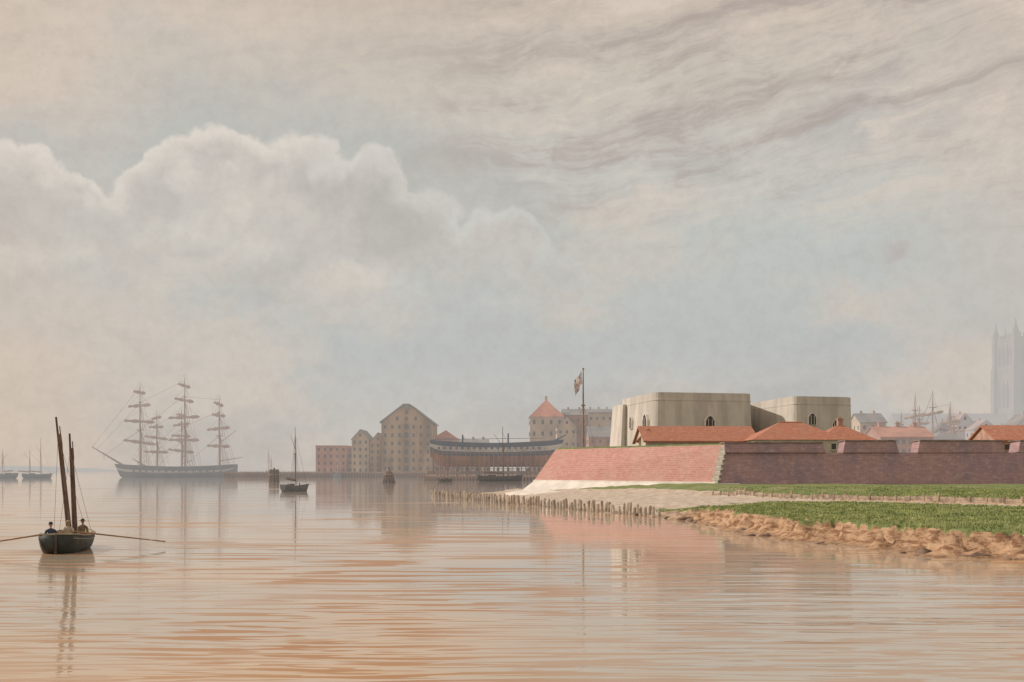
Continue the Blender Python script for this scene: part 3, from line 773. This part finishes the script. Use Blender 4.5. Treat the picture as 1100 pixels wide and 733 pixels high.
for k in range(46): x=-33+k*1.25; rod(bm,(x,398,1.8),(x,398,rr.uniform(3.5,5)),.15,.12,5)
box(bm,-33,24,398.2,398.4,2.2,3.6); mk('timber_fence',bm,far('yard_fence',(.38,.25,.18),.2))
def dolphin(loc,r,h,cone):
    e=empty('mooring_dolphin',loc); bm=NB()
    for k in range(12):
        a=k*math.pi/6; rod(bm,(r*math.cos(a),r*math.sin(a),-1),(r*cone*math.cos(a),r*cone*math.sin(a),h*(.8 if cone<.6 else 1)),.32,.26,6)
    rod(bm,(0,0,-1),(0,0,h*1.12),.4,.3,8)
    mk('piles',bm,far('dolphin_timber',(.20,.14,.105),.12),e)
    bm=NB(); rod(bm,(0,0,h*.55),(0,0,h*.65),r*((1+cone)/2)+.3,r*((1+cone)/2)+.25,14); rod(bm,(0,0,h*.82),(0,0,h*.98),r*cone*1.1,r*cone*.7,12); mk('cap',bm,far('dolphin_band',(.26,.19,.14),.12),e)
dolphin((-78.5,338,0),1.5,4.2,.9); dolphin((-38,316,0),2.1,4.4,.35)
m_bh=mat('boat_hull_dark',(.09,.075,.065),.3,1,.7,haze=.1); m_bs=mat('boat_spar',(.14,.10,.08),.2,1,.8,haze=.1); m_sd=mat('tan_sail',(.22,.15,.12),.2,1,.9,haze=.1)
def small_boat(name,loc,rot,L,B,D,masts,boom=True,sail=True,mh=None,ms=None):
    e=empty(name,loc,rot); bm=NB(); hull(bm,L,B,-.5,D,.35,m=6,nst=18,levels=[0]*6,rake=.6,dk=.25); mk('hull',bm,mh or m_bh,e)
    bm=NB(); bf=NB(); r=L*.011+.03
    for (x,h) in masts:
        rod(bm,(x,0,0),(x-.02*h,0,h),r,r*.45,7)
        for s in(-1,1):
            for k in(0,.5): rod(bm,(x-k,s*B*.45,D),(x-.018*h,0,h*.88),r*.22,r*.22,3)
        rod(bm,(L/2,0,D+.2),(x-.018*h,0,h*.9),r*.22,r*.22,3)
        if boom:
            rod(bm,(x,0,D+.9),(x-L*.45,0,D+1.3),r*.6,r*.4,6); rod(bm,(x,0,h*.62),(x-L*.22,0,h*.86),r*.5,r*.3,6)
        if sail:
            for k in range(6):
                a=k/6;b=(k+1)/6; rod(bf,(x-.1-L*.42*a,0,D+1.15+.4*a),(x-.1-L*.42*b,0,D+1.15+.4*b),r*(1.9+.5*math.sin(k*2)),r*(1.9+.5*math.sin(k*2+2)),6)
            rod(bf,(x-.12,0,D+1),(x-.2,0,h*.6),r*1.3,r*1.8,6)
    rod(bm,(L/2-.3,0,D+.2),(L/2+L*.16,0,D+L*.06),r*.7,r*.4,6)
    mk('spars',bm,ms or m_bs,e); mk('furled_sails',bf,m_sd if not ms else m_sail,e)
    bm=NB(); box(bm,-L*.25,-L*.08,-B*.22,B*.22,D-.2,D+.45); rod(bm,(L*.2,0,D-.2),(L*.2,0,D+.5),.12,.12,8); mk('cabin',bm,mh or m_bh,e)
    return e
small_boat('fishing_smack',(-40.5,191,0),math.radians(55),6.0,2.2,1.0,[(.3,12.0)])
small_boat('sailing_barge',(-4.5,366,0),math.radians(4),15.5,4.4,1.8,[(1.5,19.5)])
small_boat('rowing_skiff',(-23,352,0),math.radians(170),5,1.8,.8,[(0.3,2.6)],boom=False,sail=False)
small_boat('fishing_smack',(-232,500,0),math.radians(12),13,4,2.0,[(2,19.5),(-3,14)],mh=m_hulld,ms=m_mast)
small_boat('fishing_smack',(-243,490,0),math.radians(170),13,4,2.2,[(1,14)],mh=m_hulld,ms=m_mast)
small_boat('fishing_smack',(-133,560,0),math.radians(85),10,3.6,2,[(0,16)],mh=m_hulld,ms=m_mast)
small_boat('fishing_smack',(-128,545,0),math.radians(60),8,3,1.6,[(0,12)],mh=m_hulld,ms=m_mast)
small_boat('fishing_smack',(-91,534,0),math.radians(80),9,3,1.6,[(0,17)],mh=m_hulld,ms=m_mast)
for (u_,d_,h_) in((968,400,27),(985,410,35),(1010,405,36),(1022,410,30)):
    big_ship('merchant_ship',((u_-550)*d_/1100,d_,0),math.radians(rr.uniform(60,120)),26,8,4.5,[(4,h_,[(.4,13),(.7,9)]),(-6,h_*.85,[(.4,12),(.7,8)])],(7,4),r=.4)
top=[]
for k in range(61):
    x=-3400+k*30; h_=6+16*math.exp(-((k-42)/12)**2)+mnoise.noise(Vector((k*.3,0,0)))*5; h_*=min(1,(60-k)/6+.02)
    top.append((x,4100+k*4,max(.3,h_)))
bm=NB()
for k in range(60):
    a,b=top[k],top[k+1]; F(bm,[(a[0],a[1]-150,0),(b[0],b[1]-150,0),b,a]); F(bm,[a,b,(b[0],b[1]+200,0),(a[0],a[1]+200,0)])
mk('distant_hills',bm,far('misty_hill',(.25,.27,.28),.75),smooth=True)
# ------------------------------------------------------------------ foreground rowing boat
HD=math.radians(103)
rb=empty('rowing_boat',(-22.35,51.6,0),HD)
m_rbh=mat('boat_black_green',(.035,.045,.04),.3,2,.5); m_rbi=mat('boat_interior',(.42,.33,.22),.2,3,.7); m_rail=mat('boat_rail',(.34,.30,.22),.2,3,.6)
bm=NB(); hull(bm,5.8,2.3,-.28,.74,.18,stern=.66,nst=30,m=10,levels=[0]*8+[0,0],rake=.3,deck=False,pw=2.6,full=.6)
o=mk('hull',bm,[m_rbh,m_rbi,m_rail],rb,smooth=True)
so_=o.modifiers.new('s','SOLIDIFY'); so_.thickness=.035; so_.offset=-1
so_.material_offset=1
def hb(tt,B=2.3,stern=.66,pw=2.6):
    b=B/2
    if tt<.4: b*=stern+(1-stern)*math.sin(tt/.4*math.pi/2)
    if tt>.5: b*=max(.015,1-((tt-.5)/.5)**pw)
    return b
def sz(tt): return .74+.18*(2*tt-1)**2*(1.2 if tt>.5 else 1)
bm=NB()
for s in(-1,1):
    for i in range(30):
        a,b=i/30,(i+1)/30
        P0=Vector((-2.9+5.8*a+.3*a**6,s*(hb(a)+.01),sz(a)+.02)); P1=Vector((-2.9+5.8*b+.3*b**6,s*(hb(b)+.01),sz(b)+.02))
        rod(bm,P0,P1,.035,.035,6)
        dn_=Vector((0,0,-.19)); rod(bm,P0+dn_+Vector((0,s*-.01,0)),P1+dn_+Vector((0,s*-.01,0)),.02,.02,5)
rod(bm,(-2.9,-hb(0),sz(0)+.02),(-2.9,hb(0),sz(0)+.02),.04,.04,6)
mk('gunwale',bm,m_rail,rb)
bm=NB()
for x_ in(-2.2,-.9,.5,1.7):
    tt=(x_+2.9)/5.8; b=hb(tt)*.93; box(bm,x_-.14,x_+.14,-b,b,.44,.48)
box(bm,-2.4,2.0,-.45,.45,-.02,.02)
mk('thwarts',bm,m_rbi,rb)
bm=NB()
box(bm,-3.02,-2.93,-.03,.03,-.25,.95); box(bm,-3.3,-3.02,-.025,.025,-.3,.3); rod(bm,(-3.0,0,.93),(-2.3,.1,.95),.02,.02,6)
mk('rudder_and_tiller',bm,m_woodD,rb)
Ri=Matrix.Rotation(-HD,3,'Z')
def loc(dx_,dy_,z_): v=Ri@Vector((dx_,dy_,0)); return Vector((v.x,v.y,z_))
m_sp=mat('boat_mast',(.13,.09,.07),.3,3,.8); m_sl=mat('stowed_sail',(.17,.11,.09),.3,2,.9)
bm=NB(); bf=NB()
for (bx,by,bz,tx,ty,tz) in((-.15,.5,.1,-.85,.5,6.7),(-.42,1.7,.1,-.68,1.7,5.9)):
    a=loc(bx,by,bz); b=loc(tx,ty,tz); rod(bm,a,b,.09,.05,10)
    off=loc(.09,0,0)
    for k in range(9):
        f0=.12+.75*k/9; f1=.12+.75*(k+1)/9
        rod(bf,a.lerp(b,f0)+off,a.lerp(b,f1)+off,.075+.025*math.sin(k*1.7),.075+.025*math.sin((k+1)*1.7),7)
    rod(bm,a.lerp(b,.1)+off*1.8,a.lerp(b,.93)+off*1.5,.035,.025,6)
    for s in(-1,1): rod(bm,loc(bx+s*.85,by+.1,.72),a.lerp(b,.85),.009,.009,4)
mk('masts',bm,m_sp,rb); mk('furled_sails',bf,m_sl,rb)
m_oar=mat('oar_wood',(.36,.22,.13),.2,4,.7)
hx=-.42; bm=NB()
for s in(-1,1):
    h0=Vector((hx,s*.16,.95)); g=Vector((hx+.0-(.22 if s>0 else -.24),s*1.15,.80)); d=(g-h0).normalized()
    L_=4.6
    tip=h0+d*L_
    rod(bm,h0,h0+d*.25,.022,.022,8); rod(bm,h0+d*.25,h0+d*1.2,.042,.042,8); rod(bm,h0+d*1.2,tip-d*.8,.042,.032,8)
    n_=Vector((0,0,1)); w0=Vector((1,0,0)); rs=[]
    for q,(ww_,th) in ((tip-d*.8,(.025,.02)),(tip-d*.45,(.075,.03)),(tip,(.08,.03))):
        rs.append([q+w0*ww_+n_*th,q-w0*ww_+n_*th,q-w0*ww_-n_*th,q+w0*ww_-n_*th])
    loft(bm,rs[0],rs[1],cap1=False); loft(bm,rs[1],rs[2],cap0=False)
    rod(bm,g+Vector((.05,0,-.08)),g+Vector((.05,0,.1)),.012,.012,6); rod(bm,g+Vector((-.05,0,-.08)),g+Vector((-.05,0,.1)),.012,.012,6)
mk('oars',bm,m_oar,rb)
# people -------------------------------------------------------
m_skin=mat('skin',(.45,.27,.19),.1,6,.6); 
def person(name,org,face,pts,edges,labels,mats,head_c,hat,hands):
    e=empty(name,org,face)
    me=bpy.data.meshes.new('sk'); me.from_pydata([p[:3] for p in pts],edges,[]); ob=bpy.data.objects.new('sk',me); scene.collection.objects.link(ob)
    sk=ob.modifiers.new('k','SKIN'); sk.use_smooth_shade=True; sb=ob.modifiers.new('u','SUBSURF'); sb.levels=2; sb.render_levels=2
    for i,p in enumerate(pts): 
        me.skin_vertices[0].data[i].radius=(p[3],p[3] if len(p)<5 else p[4])
    me.skin_vertices[0].data[0].use_root=True
    dg=bpy.context.evaluated_depsgraph_get(); m2=bpy.data.meshes.new_from_object(ob.evaluated_get(dg)); bpy.data.objects.remove(ob)
    m2.materials.clear()
    for m_ in mats: m2.materials.append(m_)
    P=[Vector(p[:3]) for p in pts]
    for f in m2.polygons:
        c=f.center; k=min(range(len(P)),key=lambda i:(P[i]-c).length-pts[i][3]*.6); f.material_index=labels[k]; f.use_smooth=True
    b=bpy.data.objects.new('body',m2); scene.collection.objects.link(b); b.parent=e
    hc=Vector(head_c)
    bm=NB(); res=bmesh.ops.create_uvsphere(bm,u_segments=20,v_segments=14,radius=1)
    for v in bm.verts:
        x,y,z=v.co; taper=1-.25*max(0,-z); v.co=Vector((x*.098*taper+(.012 if z<-.2 and x>0 else 0),y*.076*taper,z*.122))+hc
    rod(bm,hc+Vector((.085,0,.02)),hc+Vector((.118,0,-.025)),.009,.017,6)
    rod(bm,hc+Vector((.088,-.022,-.065)),hc+Vector((.088,.022,-.065)),.008,.008,5)
    for s in(-1,1): rod(bm,hc+Vector((.0,s*.072,.025)),hc+Vector((-.005,s*.082,-.03)),.016,.012,6)
    mk('head',bm,m_skin,e,smooth=True)
    bm=NB()
    for s in(-1,1): bmesh.ops.create_uvsphere(bm,u_segments=8,v_segments=6,radius=.011,matrix=Matrix.Translation(hc+Vector((.084,s*.03,.012))))
    mk('eyes',bm,m_dark,e)
    bm=NB(); rod(bm,hc+Vector((-.012,0,.03)),hc+Vector((-.012,0,.11)),.1,.092,14); rod(bm,hc+Vector((-.012,0,.11)),hc+Vector((-.012,0,.15)),.098,.05,14)
    if hat=='brim': rod(bm,hc+Vector((-.01,0,.045)),hc+Vector((-.01,0,.058)),.17,.165,16)
    else: loft(bm,[hc+Vector((.06,-.07,.045)),hc+Vector((.15,-.05,.03)),hc+Vector((.15,.05,.03)),hc+Vector((.06,.07,.045))],[hc+Vector((.06,-.07,.055)),hc+Vector((.15,-.05,.04)),hc+Vector((.15,.05,.04)),hc+Vector((.06,.07,.055))])
    mk('hat',bm,mats[4],e)
    bm=NB()
    for (hp,s) in hands:
        hp=Vector(hp)
        for k in range(4):
            ln=(.028,.033,.032,.026)[k]; yy=s*(-.033+k*.022)
            a=hp+Vector((.01,yy,.03)); b_=a+Vector((.036,0,.004)); c_=b_+Vector((.012,0,-ln)); d_=c_+Vector((-.026,0,-.016))
            rod(bm,a,b_,.0105,.010,6); rod(bm,b_,c_,.010,.009,6); rod(bm,c_,d_,.009,.0075,6)
        a=hp+Vector((-.005,-s*.03,-.005)); b_=a+Vector((.028,-s*.012,-.02)); rod(bm,a,b_,.012,.010,6); rod(bm,b_,b_+Vector((.02,s*.012,-.004)),.010,.008,6)
    mk('fingers',bm,m_skin,e)
    return e
def sitter(lean,hl,hr,knee=.42):
    pts=[(0,0,.10,.15,.12),(lean*.3,0,.28,.14,.12),(lean*.7,0,.48,.17,.13),(lean,0,.60,.12,.10),(lean+.02,0,.69,.055),(lean+.04,0,.78,.06)]
    ed=[(0,1),(1,2),(2,3),(3,4),(4,5)]; lb=[1,0,0,0,2,2]
    for s,h in((1,hl),(-1,hr)):
        i=len(pts); sh=Vector((lean,s*.20,.57)); hv=Vector(h); el_=(sh+hv)/2+Vector((-.04,s*.07,-.12))
        wr=hv+(el_-hv).normalized()*.07
        pts+=[(*sh,.068),(*el_,.05),(*wr,.034),(*hv,.03,.036)]; ed+=[(3,i),(i,i+1),(i+1,i+2),(i+2,i+3)]; lb+=[0,0,0,2]
    for s in(1,-1):
        i=len(pts); pts+=[(.05,s*.10,.09,.095),(knee,s*.14,.10,.07),(knee+.10,s*.15,-.22,.052),(knee+.12,s*.15,-.36,.042),(knee+.26,s*.16,-.40,.04)]
        ed+=[(0,i),(i,i+1),(i+1,i+2),(i+2,i+3),(i+3,i+4)]; lb+=[1,1,1,3,3]
    return pts,ed,lb
m_boot=mat('boots',(.04,.035,.03),.2,5,.6)
seat=.47
p_,e_,l_=sitter(.10,(.54,.18,.48),(.54,-.18,.48))
r1=person('rower',(0,0,0),0,p_,e_,l_,[mat('pale_shirt',(.50,.44,.35),.1,5),mat('canvas_trousers',(.30,.26,.2),.15,5),m_skin,m_boot,mat('straw_hat',(.36,.28,.17),.1,8)],(.16,0,.86),'brim',[((.54,.18,.48),1),((.54,-.18,.48),-1)])
r1.parent=rb; r1.location=(.12,0,seat); r1.rotation_euler=(0,0,math.pi)
p_,e_,l_=sitter(.02,(.28,.22,.22),(-.25,-.2,.40))
r2=person('helmsman',(0,0,0),0,p_,e_,l_,[mat('blue_jacket',(.05,.065,.11),.2,5),mat('blue_trousers',(.06,.07,.10),.15,5),m_skin,m_boot,mat('dark_cap',(.04,.045,.06),.1,8)],(.07,0,.86),'cap',[((.28,.22,.22),1),((-.25,-.2,.40),-1)])
r2.parent=rb; r2.location=(-2.05,.42,seat+.02); r2.rotation_euler=(0,0,.25)
p_,e_,l_=sitter(.06,(.35,.16,.22),(.35,-.16,.22))
r3=person('passenger',(0,0,0),0,p_,e_,l_,[mat('brown_coat',(.22,.16,.11),.2,5),mat('grey_trousers',(.16,.15,.14),.15,5),m_skin,m_boot,mat('felt_hat',(.07,.06,.05),.1,8)],(.10,0,.86),'brim',[((.35,.16,.22),1),((.35,-.16,.22),-1)])
r3.parent=rb; r3.location=(1.2,-.45,seat+.02); r3.rotation_euler=(0,0,math.pi+.3)
